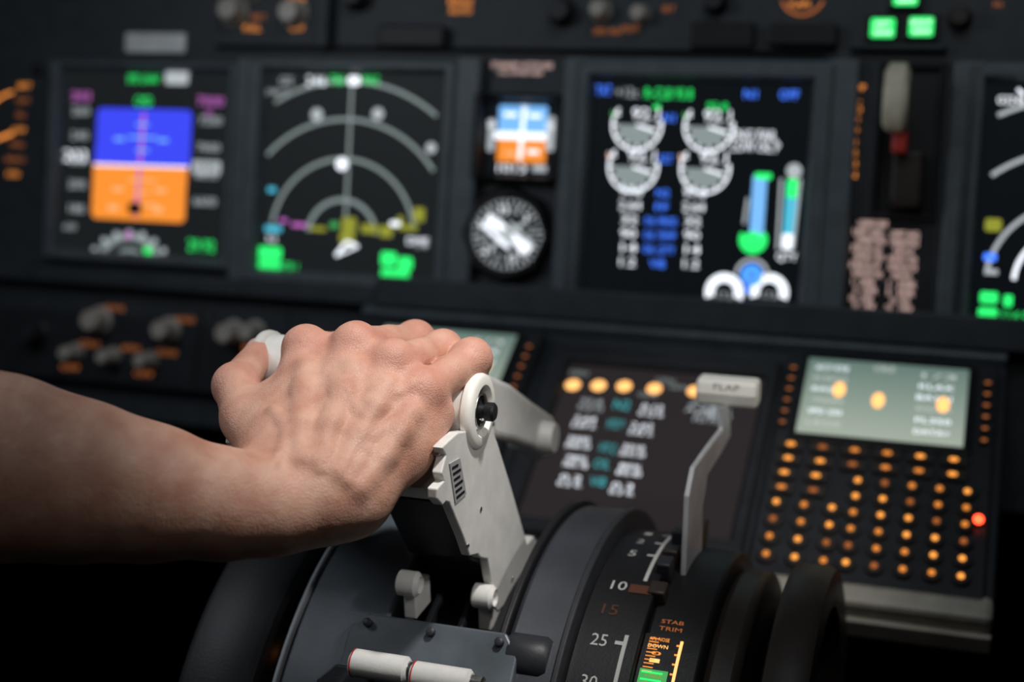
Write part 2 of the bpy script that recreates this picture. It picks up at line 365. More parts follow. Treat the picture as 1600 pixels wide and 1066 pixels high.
s.line((-4,218),(22,208),4,AM); s.split("panel_lettering",pan)
slab("nameplate",MP,(200,52),(292,84),.004,mat("pale_plate",(.85,.87,.9),.5),parent=pan,bevel=.001)
for tl,br in (((600,42),(700,78)),((1085,38),(1180,80)),((1205,40),(1310,76))): slab("switch_guard",MP,tl,br,.012,DARK,parent=pan,bevel=.002)
for x,y in ((60,110),(60,420),(735,300),(890,300),(740,445),(885,450),(1305,505),(1500,520),(925,108),(1280,108),(690,455),(400,455),(1310,330)):
    knob(x,y,6,MP,pan,DGREY,.003,"screw")
ll=slab("lower_control_panel",MP,(-260,456),(598,640),.012,DGREY,h0=.002,bevel=.002)
meta(ll,"dark lower panel with pale selector knobs under displays","control panel")
LLs=Sheet(MP.P0+MP.N*.014,MP.V)
for x,y,r,m in ((158,500,15,KNOBW),(266,515,14,KNOBW),(366,520,15,KNOBW),(120,550,10,KNOBW),(178,556,10,KNOBW),(236,562,10,KNOBW),(400,518,13,KNOBW),(60,520,14,DGREY)): knob(x,y,r,LLs,ll,m,.020)
s=LLs.new(.0006)
for x,y,t in ((180,482,"MAIN PANEL"),(290,500,"BACKGROUND"),(205,545,"AFDS"),(262,552,"FLOOD"),(140,538,"CDU"),(395,545,"BRT"),(110,575,"OFF"),(225,585,"OFF")): s.text(x,y,9,t,AMD,wmax=30)
s.line((318,470),(302,600),3,DARK); s.line((455,480),(440,620),3,DARK)
s.split("panel_lettering",ll)
# ------------------------------------------------------------------ forward lower panel
a0=LP.pt(560,505); aw=(LP.pt(1575,560)-a0).dot(X)
tlv=LP.pt(1400,545); blv=LP.pt(1400,945); LH=(tlv-blv).dot(LP.V)
org=Vector((a0.x,tlv.y,tlv.z))
lp=box("forward_panel",org-LP.N*.04,X*aw,-LP.V*LH,LP.N*.036,PANEL,bevel=.002)
meta(lp,"sloping dark grey lower console panel holding control units","console panel")
box("top_trim",org-LP.N*.004+LP.V*.004,X*aw,-LP.V*.012,LP.N*.010,BEZ,parent=lp,bevel=.002)
r0=LP.pt(1098,887); r1=LP.pt(1552,950)
rl=box("edge_rail",Vector((r0.x,r0.y,r0.z))-LP.N*.012,X*(r1.x-r0.x),-LP.V*.018,LP.N*.020,RAILC,bevel=.004)
rl2=box("edge_rail_face",Vector((r0.x+.05,r0.y,r0.z))-LP.V*.0181-LP.N*.022,X*(r1.x-r0.x-.05),-LP.V*.004,LP.N*.016,RAILC,parent=None,bevel=.001)
meta(rl,"cream painted metal edge rail along console panel","trim rail"); par(rl2,rl)
e=empty("lower_display",LP.pt(1170,890),"dark lower engine display with white and teal readouts and amber dots","display screen")
frame("bezel",LP,(868,545),(1160,880),(893,572),(1140,850),.008,DGREY,parent=e,bevel=.0008)
slab("screen",LP,(893,572),(1140,850),.002,SCRB,parent=e)
s=LP.new(.0026)
rows=[((925,636),"93.8",WD),((1020,645),"0.12",W_),((1105,655),"PSI",WD),((915,663),"2.64",W_),((1004,674),"2.62",W_),((905,695),"3000",W_),((990,708),"3010",W_),((901,725),"78%",W_),((985,738),"80%",W_),((893,755),"0.2",W_),((974,768),"0.3",W_),((1092,640),"A",WD),((1125,648),"B",WD)]
for (x,y),t,mm in rows:
    s.text(x,y-4,8,t,mm,wmax=34); s.text(x-2,y+6,8,t+" "+t[:2],mm,wmax=40)
for (x,y),t in (((972,638),"N2"),((962,668),"HYD P"),((950,705),"HYD Q"),((941,730),"OIL"),((935,758),"VIB")): s.text(x,y,15,t,TEAL,wmax=26)
for x,y in ((896,606),(936,607),(976,608),(1023,612),(1086,616)): s.disc(x,y,12,AMB)  # round amber dots drawn on the screen
for x,y in ((905,588),(1040,600),(1060,610),(1012,622)): s.text(x,y,7,"GEN",GRY,wmax=30)
s.make("screen_graphics",e)
# CDU units
KEYM=mat("key_black",(.045,.038,.034),.4,spec=.4)
def cdu(dx,lab,full=True):
    tl=LP.pt(1238,558); w=(LP.pt(1560,575)-tl).dot(X); hh=(tl-LP.pt(1202,915)).dot(LP.V)
    tl=tl+X*dx
    def q(a,b,h=0): return tl+X*(a*w)-LP.V*(b*hh)+LP.N*h
    e=empty("control_display_unit",q(.5,1),lab,"control unit","keypad control display units")
    box("case",q(0,0,0),X*w,-LP.V*hh,LP.N*.008,DGREY,parent=e,bevel=.0015)
    def quad(name,a0,b0,a1,b1,h,th,m,bev=0): return box(name,q(a0,b0,h),X*((a1-a0)*w),-LP.V*((b1-b0)*hh),LP.N*th,m,parent=e,bevel=bev)
    quad("screen_surround",.07,.03,.90,.43,.008,.003,DARK,.001)
    quad("screen",.10,.055,.865,.405,.011,.0008,LCD)
    S=LP.new(); S.P0=q(0,0,.0121); S.k=0
    def tx(a,b,h,t,m,wf=None):
        vs,fs=glyph(t); sx=h*hh/.7*.9
        if wf: sx=wf*w/(max(v.x for v in vs)-min(v.x for v in vs))
        S.poly([q(a,b,.0121)+X*v.x*sx+LP.V*v.y*(h*hh/.7) for v in vs],m,fs)
    for b in range(6):
        tx(.22,.10+b*.052,.022,("ACT RTE","KSFO","RW28R","<INDEX","SPD 250","LEGS")[b],LTX if b%2 else W_,.16); tx(.72,.10+b*.052,.022,("1/3","KLAX","BA181","ROUTE>","FL350","DATA>")[b],W_ if b%3 else LTX,.16)
    tx(.47,.085,.026,"CRZ",LTX,.10)
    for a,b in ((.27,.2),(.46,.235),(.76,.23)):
        S.poly([q(a,b,.0122)+(X*math.cos(t*.35)*.030*w+LP.V*math.sin(t*.35)*.036*hh) for t in range(18)],AMB)  # reflections of amber lights, drawn as glowing discs on the screen
    S.make("screen_graphics",e)
    def key(a,b,kw,kh,m,lm,round_=False,dw=.017,dh=.0075):
        c=q(a,b,.008)
        if round_: v,f=lathe_vf(c,LP.N,[(kw*w,0),(kw*w,.003),(kw*w*.85,.004)],12)
        else: v,f=box_vf(c-X*kw*w/2+LP.V*kh*hh/2,X*kw*w,-LP.V*kh*hh,LP.N*.004)
        b0=len(v)
        ring=[c+LP.N*.0042+(X*math.cos(t*math.pi/5)*dw*w+LP.V*math.sin(t*math.pi/5)*dh*1.6*hh) for t in range(10)]
        v=v+ring; mi=[0]*len(f)+[1]; f=f+[tuple(range(b0,b0+len(ring)))]
        mk("key",v,f,[m,lm],mi,parent=e)
    LV=(KEYA,KEYM2,KEYA,KEYD,KEYM2)
    for b in range(6):
        for a in (.03,.955): key(a,.11+b*.052,.04,.02,KEYM,AMD,dw=.014,dh=.004)
    for r in range(2):
        for c_ in range(6): key(.09+c_*.148,.465+r*.062,.11,.042,KEYM,LV[(c_*3+r*2)%5],dw=.022,dh=.006)
    if full:
        for r in range(2):
            for c_ in range(2): key(.085+c_*.145,.59+r*.062,.10,.042,KEYM,LV[(r+c_*2)%5],dw=.022,dh=.006)
        for r in range(4):
            for c_ in range(3): key(.075+c_*.125,.715+r*.070,.042,.04,KEYM,LV[(r*3+c_)%5],True,dw=.0155,dh=.0075)
        for r in range(6):
            for c_ in range(5): key(.42+c_*.120,.592+r*.066,.040,.04,KEYM,LV[(r*2+c_*3)%5],True,dw=.0155,dh=.0075)
        key(.955,.70,.02,.03,KEYM,RD,True,dw=.022,dh=.012)
    return e
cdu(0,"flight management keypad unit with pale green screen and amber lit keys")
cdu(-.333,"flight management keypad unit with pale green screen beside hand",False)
# ------------------------------------------------------------------ throttle quadrant (cylindrical about the lever pivot)
YC,ZC=.672,CAM.z-.49
def cy(th,x,R): t=rad(th); return Vector((x,YC-R*math.sin(t),ZC+R*math.cos(t)))
pb=box("pedestal_base",Vector((-.36,.50,0)),X*.265,Vector((0,.42,0)),Vector((0,0,ZC-.02)),DGREY,bevel=.004)
meta(pb,"dark grey centre pedestal base standing on the floor","pedestal")
tq=empty("throttle_quadrant",Vector((-.23,YC,ZC-.02)),"curved grey throttle quadrant housing on the centre pedestal","throttle quadrant")
def sector(name,x0,x1,R,m,th0=-82,th1=82,bev=.002,parent=tq,label=None,rin=None):
    n=72 if th1-th0>20 else 6
    pts=[cy(th0+(th1-th0)*i/n,x1,R) for i in range(n+1)]
    if rin: pts+=[cy(th1-(th1-th0)*i/n,x1,rin) for i in range(n+1)]
    else: pts+=[Vector((x1,pts[-1].y,ZC-.02)),Vector((x1,pts[0].y,ZC-.02))]
    return prism(name,pts,Vector((x0-x1,0,0)),m,parent=parent,bevel=bev,label=label,smooth=True,angle=30)
sector("cover_panel",-.322,-.274,.158,BLUEG,label="blue-grey curved cover")
sector("cover_rim",-.3245,-.3222,.1605,RIMG,bev=.0008,rin=.150,label="cover edge with painted edge light")
sector("lever_bay",-.2738,-.214,.132,DARK)
sector("cover_panel",-.2095,-.179,.160,MIDG,bev=.003,label="dark slate curved cover")
sector("flap_scale_plate",-.1788,-.1465,.150,DARK,bev=.001)
sector("detent_bay",-.1463,-.116,.144,DARK)
sector("cover_panel",-.1158,-.098,.135,BROWN,bev=.004)
sector("cover_rim",-.2135,-.2097,.163,DARK,bev=.001,rin=.140)
sector("cover_rim",-.1825,-.1789,.1615,DGREY,bev=.001,rin=.150)
for x in (-.262,-.244,-.2185): sector("guide_bar",x-.0015,x+.0015,.139,MIDG,-70,70,.0005,rin=.130)
class Cyl:
    def __init__(s,R): s.R=R; s.v=[];s.f=[];s.mi=[];s.ms=[]
    def add(s,pts,fs,m):
        b=len(s.v); s.v+=pts
        if m not in s.ms: s.ms.append(m)
        for f in fs: s.f.append(tuple(b+i for i in f)); s.mi.append(s.ms.index(m))
        s.R+=.00001
    def text(s,x,th,w,h,t,m):
        vs,fs=glyph(t); W=max(v.x for v in vs)-min(v.x for v in vs); Hh=max(.5,max(v.y for v in vs)-min(v.y for v in vs))
        if len(t)==1: w=w*.5
        s.add([cy(th-math.degrees(v.y*h/Hh/s.R),x+v.x*w/W,s.R) for v in vs],fs,m)
    def band(s,x0,x1,t0,t1,m,n=12):
        pts=[];fs=[]
        for i in range(n+1):
            t=t0+(t1-t0)*i/n; pts+=[cy(t,x0,s.R),cy(t,x1,s.R)]
            if i: fs.append((2*i-2,2*i-1,2*i+1,2*i))
        s.add(pts,fs,m)
c=Cyl(.1503)
for t,th,m in (("1",-15,TXT),("2",-8,TXT),("5",-1,TXT),("10",11.5,TXT),("15",18.5,BRT),("25",26,TXT),("30",35,TXT),("40",46,TXT)):
    c.text(-.1665,th,.0082,.0070,t,m)
c.band(-.1545,-.1525,-16,9,TXT); c.band(-.1545,-.1525,24,48,TXT)
for th in (-15,-8,-1,26,35,46): c.band(-.1585,-.1545,th-.4,th+.4,TXT)
c.band(-.160,-.148,10.5,13,BRT)
mk("flap_scale_marks",c.v,c.f,c.ms,c.mi,parent=tq,label="white flap position numbers and line")
c=Cyl(.1444)
c.text(-.1345,17.4,.0115,.0026,"STAB",AMD); c.text(-.1345,19.3,.0115,.0026,"TRIM",AMD); c.band(-.146,-.122,21,62,DARK)
for i,t in enumerate(("APL NOSE","DOWN","0","1")): c.text(-.1385,22.2+i*1.7,.010,.0022,t,AMB if i%2 else AM)
for i in range(10): c.band(-.1435,-.1385,22.0+i*.85,22.2+i*.85,AM,3)
c.band(-.1445,-.1305,29.3,48,GRD)
for i,t in enumerate(("TAKE","OFF","4","5","6")): c.text(-.1375,30.5+i*2.2,.009,.003,t,YL)
for i in range(8): c.band(-.1435,-.1330,29.8+i*1.6,30.2+i*1.6,GR,3)
c.band(-.1280,-.1265,22,58,AMB)
for i in range(12): c.band(-.1295,-.1280,23+i*2.2,23.4+i*2.2,AM)
mk("trim_scale",c.v,c.f,c.ms,c.mi,parent=tq,label="amber and green lit stabiliser trim scale")
for i,(th,r,x0,x1,m) in enumerate(((-24,.160,-.150,-.138,BROWN),(-17,.155,-.151,-.142,BROWN),(-10,.158,-.150,-.142,DGREY),(-3,.154,-.151,-.142,BROWN),(4,.156,-.150,-.142,DGREY),(11,.152,-.150,-.141,BROWN))):
    sector("detent_block",x0,x1,r,m,th-2.0,th+1.8,.001,rin=.142)
def hexbox(name,x0,x1,tha,thb,R,th,m,parent=tq,cut=.008):
    A=cy(tha,x0,R); B=cy(thb,x0,R); w=x1-x0; d=B-A; n=Vector((0,-math.sin(rad((tha+thb)/2)),math.cos(rad((tha+thb)/2))))
    pts=[A+X*cut,A+X*(w-cut),A+X*w+d*.14,A+X*w+d,A+d,A+d*.14]
    return prism(name,pts,n*th,m,parent=parent,bevel=.0012)
hexbox("detent_cover",-.290,-.200,30,58,.156,.012,BLUEG)
hexbox("detent_cover_lip",-.296,-.214,41,62,.165,.008,DGREY)
for x,th in ((-.280,33),(-.246,33),(-.210,33)):
    p=cy(th,x,.169); lathe("screw",p,Vector((0,-math.sin(rad(44)),math.cos(rad(44)))),[(.0022,-.006),(.0022,.0005),(.0015,.001),(.0004,.001)],DGREY,12,parent=tq)
lathe("rounded_boss",onx(858,1035,-.187)-X*.022,X,[(.010,0),(.012,.003),(.012,.020),(.010,.023)],DGREY,28,parent=tq)
for (px,py,dd,L) in ((594,1042,.683,.030),(690,1062,.668,.030)):
    p=P(px,py,dd)
    sl=empty("start_lever",p+Vector((0,0,-.03)),"white cylindrical start lever handle with thin red band","lever","engine start levers")
    lathe("handle",p-X*L/2,X,[(.0052,0),(.0068,.0015),(.0068,L-.0015),(.0052,L)],WHITE,24,parent=sl)
    lathe("red_band",p-X*(L/2-.0012),X,[(.0062,0),(.0070,.0002),(.0070,.0007),(.0066,.0009)],REDP,24,parent=sl)
    lathe("collar",p+X*(L/2-.0005),X,[(.0045,0),(.0045,.006),(.003,.007)],STEEL,20,parent=sl)
    box("stem",p-X*.002+Vector((0,-.003,-.042)),X*.004,Vector((0,.006,0)),Vector((0,0,.038)),STEEL,parent=sl)
for px,py,x in ((640,912,-.262),(757,932,-.232)):
    p=onx(px,py,x); lathe("roller",p-X*.006,X,[(.005,0),(.0065,.001),(.0065,.010),(.0045,.012),(.004,.010),(.0005,.010)],WHITE,24,parent=tq,label="small white roller")
    box("roller_bracket",p+Vector((-.004,.0,-.004)),X*.007,Vector((0,.02,0)),Vector((0,0,-.016)),WHITE,parent=tq,bevel=.001)
s_=onx(468,1025,-.328); lathe("marker_lamp",s_,Vector((0,-.5,.8)),[(.002,-.003),(.002,0),(.0015,.001)],AM,12,parent=tq,label="tiny amber lamp")
def wheel(x0,x1,R,m,lab):
    xm=(x0+x1)/2; e=empty("trim_wheel",Vector((xm,YC,ZC)),lab,"wheel","stabiliser trim wheels")
    w=x1-x0
    prof=[(R-.022,.002),(R-.010,0),(R-.002,.002),(R,.006),(R,w-.006),(R-.002,w-.002),(R-.010,w),(R-.022,w-.002)]
    v=[];f=[];n=128
    for r,h in prof:
        for i in range(n):
            t=2*math.pi*i/n; v.append(Vector((x0+h,YC+r*math.sin(t),ZC+r*math.cos(t))))
    k=len(prof)
    for j in range(k):
        for i in range(n): f.append((j*n+i,j*n+(i+1)%n,((j+1)%k)*n+(i+1)%n,((j+1)%k)*n+i))
    mk("rim",v,f,m,smooth=True,fixn=True,parent=e)
    for i in range(5):
        t=2*math.pi*i/5+.4; d=Vector((0,math.sin(t),math.cos(t))); pp=Vector((0,math.cos(t),-math.sin(t)))
        box("spoke",Vector((xm-.004,YC,ZC))+d*.02-pp*.009,X*.008,pp*.018,d*(R-.036),m,parent=e,bevel=.001)
    lathe("hub",Vector((xm-w*.4,YC,ZC)),X,[(.022,0),(.026,.003),(.026,w*.8-.003),(.022,w*.8)],m,32,parent=e)
wheel(-.380,-.335,.158,BLKM,"large matte black trim wheel beside the throttle quadrant")
wheel(-.088,-.062,.142,BROWN,"dark brown trim wheel beside the console panel")
# flap lever
fl=empty("flap_lever",cy(-10,-.138,.15),"white block flap handle on a slim grey bent stem","lever")
FX=-.138
profx("stem",[(1130,636),(1141,636),(1142,682),(1128,708),(1106,744),(1099,790),(1096,900),(1071,904),(1077,775),(1086,730),(1110,696),(1130,670)],FX+.0015,.003,mat("stem_grey",(.50,.51,.54),.35),parent=fl,bevel=.001)
hc=onx(1138,612,FX)
pts=[(-.0070,-.0078),(.0070,-.0078),(.0086,.001),(.0075,.0080),(-.0065,.0088),(-.0090,.001)]
prism("handle",[hc+Vector((.0183,a_,b_)) for a_,b_ in pts],Vector((-.0366,0,0)),CREAM,parent=fl,bevel=.0028,seg=4,label="white block handle")
vs,fs=glyph("FLAP"); tn=Vector((0,.0025,.0078)).normalized(); nn=X.cross(tn)
mk("handle_lettering",[hc+Vector((0,-.00775,.0049))+nn*.0003+X*v.x*.0075+tn*v.y*.0055 for v in vs],fs,mat("letter_grey",(.30,.30,.30),.5),parent=fl)
# ------------------------------------------------------------------ thrust levers
GX=-.2285; GC=onx(748,642,GX)
GL=P(416,573,.735)
def tfR(v): return v
ca,sa=math.cos(rad(14)),math.sin(rad(14))
def tfL(v):
    dy,dz=v.y-GC.y,v.z-GC.z
    return Vector((GL.x+(GX-v.x),GL.y+dy*ca-dz*sa,GL.z+dy*sa+dz*ca))
def tfL0(v): return Vector((GL.x+(GX-v.x),v.y+GL.y-GC.y,v.z+GL.z-GC.z-.006))
def lever(tf,lab,sgn,tr):
    e=empty("thrust_lever",tf(onx(790,958,GX)),lab,"lever","paired thrust levers")
    ax=X*sgn
    g0=tf(GC)
    lathe("grip",g0-ax*.054,ax,[(.014,0),(.0162,.003),(.0165,.02),(.0172,.047),(.0172,.050)],WHITE,48,parent=e)
    lathe("end_cap",g0-ax*.004,ax,[(.0172,0),(.0188,.0012),(.0192,.0034),(.0186,.0054),(.0168,.0066),(.0130,.0068),(.0118,.0054),(.0114,.001),(.0005,.001)],CREAM if sgn>0 else WHITE,56,parent=e,label="cream rounded end cap")
    lathe("hub_well",g0-ax*.0029,ax,[(.0113,0),(.0113,.0008),(.0005,.0008)],DARK,40,parent=e,label="dark recessed hub")
    lathe("button_ring",g0-ax*.0026,ax,[(.0098,0),(.0098,.0030),(.0090,.0042),(.0078,.0040),(.0074,.0004),(.0005,.0004)],STEEL,40,parent=e,label="polished steel ring")
    lathe("button",g0-ax*.0022,ax,[(.0068,0),(.0068,.002),(.0038,.0028),(.0034,.0056),(.0047,.0062),(.0047,.0098),(.0038,.0108),(.0005,.0109)],DARK,32,parent=e,label="black push button")
    profx("side_plate",[(716,676),(768,668),(777,690),(800,765),(824,850),(834,838),(842,850),(822,900),(803,950),(793,964),(786,948),(778,956),(769,944),(774,930),(767,900),(763,874),(752,872),(747,866),(735,869),(726,842),(703,786),(697,784),(692,790),(683,780),(683,764),(694,752),(690,740),(697,712),(690,700),(702,688)],GX,.005,WHITE,tf,parent=e,bevel=.0007)
    profx("upper_body",[(712,690),(768,672),(800,782),(700,784),(689,768),(700,712)],GX-.0052,.031,WHITE,tf,parent=e,bevel=.002)
    profx("lower_body",[(702,786),(800,783),(824,852),(797,915),(770,915),(760,885),(738,874)],GX-.0052,.036,DGREY,tf,parent=e,bevel=.0015)
    profx("body_step",[(735,800),(780,800),(800,870),(780,905),(764,880),(742,868)],GX-.0414,.012,DARK,tf,parent=e,bevel=.0015)
    profx("neck",[(700,640),(775,630),(776,690),(700,705)],GX-.014,.018,WHITE,tf,parent=e,bevel=.003)
    profx("reverse_lever",[(745,600),(768,586),(800,600),(835,628),(866,650),(875,680),(870,710),(852,718),(838,702),(806,690),(778,684),(752,664)],GX-.014,.014,WHITE,tr,parent=e,bevel=.0035,seg=3)
    rc=tr(onx(858,684,GX-.010)); lathe("reverse_grip",rc-ax*.024,ax,[(.0085,0),(.0098,.002),(.0098,.026),(.0085,.028)],WHITE,28,parent=e)
    lp_=[onx(a_,b_,GX+.0006) for a_,b_ in ((703,725),(719,716),(729,772),(712,787))]
    prism("label_plate",lp_,Vector((-.001,0,0)),mat("plate_silver",(.36,.36,.37),.4),tf,parent=e)
    v=[];f=[]
    for i in range(6):
        A=lp_[0].lerp(lp_[3],.1+i*.15); B=lp_[1].lerp(lp_[2],.1+i*.15); A2=lp_[0].lerp(lp_[3],.17+i*.15); B2=lp_[1].lerp(lp_[2],.17+i*.15)
        a1=A.lerp(B,.12); b1=A.lerp(B,.86 if i%2 else .7); b2=A2.lerp(B2,.86 if i%2 else .7); a2=A2.lerp(B2,.12)
        n=len(v); v+=[tf(q+X*.0002) for q in (a1,b1,b2,a2)]; f.append((n,n+1,n+2,n+3))
    mk("label_print",v,f,DARK,parent=e)
    for a_,b_,r in ((751,796,.0014),(731,853,.0012),(800,905,.0014)):
        p=tf(onx(a_,b_,GX)); lathe("rivet",p-ax*.0005,ax,[(r,0),(r,.0008),(r*.6,.0011),(.0002,.0011)],STEEL,14,parent=e)
    if sgn>0:
        p=tf(onx(686,703,GX-.004)); lathe("bolt",p-ax*.002,ax,[(.0032,0),(.0032,.003),(.002,.004),(.0003,.004)],STEEL,16,parent=e)
lever(tfR,"white thrust lever with cream end cap, gripped by hand",1,tfR)
lever(tfL,"white thrust lever mostly covered by the gripping hand",-1,tfL0)
# ------------------------------------------------------------------ hand and forearm (one continuous implicit surface)
h=.0010
allp=[P(-320,690,.575),P(0,729,.60),P(770,560,.70),P(360,600,.70),P(560,880,.62),P(565,548,.76),P(480,500,.72)]
lo=Vector([min(p[i] for p in allp)-.048 for i in range(3)]); hi=Vector([max(p[i] for p in allp)+.048 for i in range(3)])
shape=[int((hi[i]-lo[i])/h)+1 for i in range(3)]
org_=np.array(lo)
def newf(): return np.full(shape,.05,dtype=np.float32)
def add(A,a,b,ra,rb,k):
    a=np.array(a);b=np.array(b); m=max(ra,rb)+k+3*h
    l=np.maximum(0,((np.minimum(a,b)-m-org_)/h).astype(int)); u=np.minimum(shape,((np.maximum(a,b)+m-org_)/h).astype(int)+2)
    if (u<=l).any(): return
    g=[(org_[i]+h*np.arange(l[i],u[i])-a[i]).astype(np.float32) for i in range(3)]
    X_,Y_,Z_=g[0][:,None,None],g[1][None,:,None],g[2][None,None,:]
    ba=b-a; L=float(ba@ba)+1e-12
    t=np.clip((X_*ba[0]+Y_*ba[1]+Z_*ba[2])/L,0,1).astype(np.float32)
    d=np.sqrt((X_-t*ba[0])**2+(Y_-t*ba[1])**2+(Z_-t*ba[2])**2)-(ra+(rb-ra)*t)
    sl=tuple(slice(l[i],u[i]) for i in range(3)); B=A[sl]
    hh=np.clip(.5+.5*(B-d)/k,0,1); A[sl]=B+(d-B)*hh-k*hh*(1-hh)
def chain(A,pts,k):
    for i in range(len(pts)-1): add(A,pts[i][0],pts[i+1][0],pts[i][1],pts[i+1][1],k)
nd=Vector((0,-.48,.87))
palm=newf()
chain(palm,[(P(-320,700,.575),.042),(P(-120,716,.59),.0400),(P(0,731,.60),.0380),(P(120,752,.605),.0332),(P(230,770,.612),.0284),(P(350,788,.622),.0230),(P(430,792,.630),.0202),(P(490,786,.636),.0172)],.009)
MCP=[P(477,546,.692),P(555,541,.684),P(615,568,.674),P(662,612,.668)]
CAR=[P(437,738,.644),P(468,750,.638),P(500,764,.636),P(530,780,.638)]
rm=[.0110,.0110,.0104,.0097]
for i in range(4): add(palm,CAR[i],MCP[i],.0138,rm[i]*.92,.009)
for i in range(3): add(palm,CAR[i].lerp(CAR[i+1],.5),MCP[i].lerp(MCP[i+1],.5)-nd*.0045,.0132,.0082,.009)
add(palm,P(563,773,.642),P(632,700,.664),.0143,.0124,.012)       # hypothenar
add(palm,P(632,700,.664),P(676,648,.676),.0124,.0105,.012)
add(palm,P(505,790,.636),P(543,783,.640),.0150,.0146,.012)
TCM,TMP,TIP,TTP=P(430,724,.648),P(385,655,.674),P(368,604,.694),P(403,556,.724)
add(palm,TCM,TMP,.0145,.0116,.012)
add(palm,P(440,690,.655),P(425,630,.680),.0120,.0100,.010)       # web
add(palm,P(450,700,.665),P(470,600,.700),.013,.010,.012)
for i in range(4): add(palm,MCP[i]+nd*.0026,MCP[i]+nd*.0026+Vector((0,.003,0)),rm[i]*.87,rm[i]*.85,.005)
fing=newf()
gR=(GC.y,GC.z); gL=(GL.y,GL.z)
def orb(g,x,a,r): return Vector((x,g[0]+r*math.cos(rad(a)),g[1]+r*math.sin(rad(a))))
FP=[ [MCP[0],P(565,548,.737),orb(gL,-.300,5,.0262),orb(gL,-.303,-62,.0255)],
     [MCP[1],P(648,534,.727),orb(gL,-.276,12,.0275),orb(gL,-.281,-62,.0265)],
     [MCP[2],P(691,548,.710),orb(gR,-.256,5,.0265),orb(gR,-.260,-62,.026)],
     [MCP[3],P(736,562,.700),orb(gR,-.2415,5,.0262),orb(gR,-.244,-45,.0255)] ]
FR=[(.0103,.0094,.0083,.0075),(.0100,.0095,.0085,.0077),(.0096,.0091,.0082,.0073),(.0093,.0093,.0080,.0070)]
for pts,rs in zip(FP,FR):
    one=newf(); mid=pts[0].lerp(pts[1],.55); chain(one,[(pts[0],rs[0]),(mid,rs[1]*.93),(pts[1],rs[1]),(pts[2],rs[2]),(pts[3],rs[3])],.003)
    add(one,pts[1]+Vector((0,0,.0010)),pts[1]+Vector((0,.002,.0008)),rs[1]*1.01,rs[1]*1.0,.004)
    hh=np.clip(.5+.5*(fing-one)/.0010,0,1); fing=fing+(one-fing)*hh-.0010*hh*(1-hh)
th=newf(); chain(th,[(TMP,.0116),(TIP,.0103),(TTP,.0078)],.004)
add(th,TIP,TIP+Vector((0,0,.001)),.0107,.0107,.003)
hh=np.clip(.5+.5*(palm-th)/.005,0,1); palm=palm+(th-palm)*hh-.005*hh*(1-hh)
kk=.0026; hh=np.clip(.5+.5*(palm-fing)/kk,0,1); body=palm+(fing-palm)*hh-kk*hh*(1-hh)
del palm,fing,th,one
def snap(px,py,dd=0):
    r=np.array(ray(px,py)); C=np.array(CAM)
    for d in np.arange(.53,.80,.0005):
        q=((C+r*d-org_)/h).astype(int)
        if (q<0).any() or (q>=shape).any(): continue
        if body[tuple(q)]<0: return Vector(C+r*(d+dd))
    return Vector(C+r*.67)
ten=[[(477,572),(472,610),(469,660),(470,715)],[(551,572),(536,610),(518,660),(499,720)],[(606,602),(588,635),(564,680),(530,738)],[(645,645),(625,675),(600,712),(562,762)]]
vei=[[(590,610),(574,632),(572,655),(584,684),(572,705),(562,725),(543,752)],[(520,590),(529,622),(515,648),(507,672),(512,705),(500,735)],[(634,650),(612,662),(598,672),(585,682)],[(425,640),(440,658),(448,678),(440,705),(425,728)],[(642,602),(622,616),(600,620),(588,612)],[(545,612),(556,640),(572,655)]]
segs=[]
for pl in ten: segs.append(([snap(*q,.0011) for q in pl],.0023,.0075))
for pl in vei: segs.append(([snap(*q,.0009) for q in pl],.0013,.0038))
for pts,r,k in segs:
    for i in range(len(pts)-1): add(body,pts[i],pts[i+1],r,r,k)
S=body<0
cnt=np.zeros([n-1 for n in shape],np.int8)
for i in (0,1):
    for j in (0,1):
        for k_ in (0,1): cnt+=S[i:shape[0]-1+i,j:shape[1]-1+j,k_:shape[2]-1+k_]
cells=(cnt>0)&(cnt<8); ijk=np.argwhere(cells); idx=np.full(cells.shape,-1,np.int32); idx[cells]=np.arange(len(ijk))
pos=np.zeros((len(ijk),3)); num=np.zeros(len(ijk))
for ax in range(3):
    for u in (0,1):
        for v_ in (0,1):
            o1=np.zeros(3,int); o1[(ax+1)%3]=u; o1[(ax+2)%3]=v_; o2=o1.copy(); o2[ax]=1
            A1=body[tuple((ijk+o1).T)]; A2=body[tuple((ijk+o2).T)]; mm=(A1<0)!=(A2<0)
            t=np.where(mm,A1/np.where(A1-A2==0,1,A1-A2),0); pos[mm]+=(o1+t[:,None]*(o2-o1))[mm]; num[mm]+=1
V=org_+(ijk+pos/num[:,None])*h
faces=[]
for ax in range(3):
    b,c_=(ax+1)%3,(ax+2)%3
    sl1=[slice(1,-1)]*3; sl2=[slice(1,-1)]*3; sl1[ax]=slice(0,-1); sl2[ax]=slice(1,None)
    df=S[tuple(sl1)]!=S[tuple(sl2)]; e_=np.argwhere(df); off=np.ones(3,int); off[ax]=0; e_=e_+off
    ins=S[tuple(e_.T)]
    def cell(db,dc):
        q=e_.copy(); q[:,b]-=db; q[:,c_]-=dc; return idx[tuple(q.T)]
    q=np.stack([cell(1,1),cell(0,1),cell(0,0),cell(1,0)],1)
    q[~ins]=q[~ins][:,::-1]; faces.append(q)
faces=np.concatenate(faces); faces=faces[(faces>=0).all(1)]
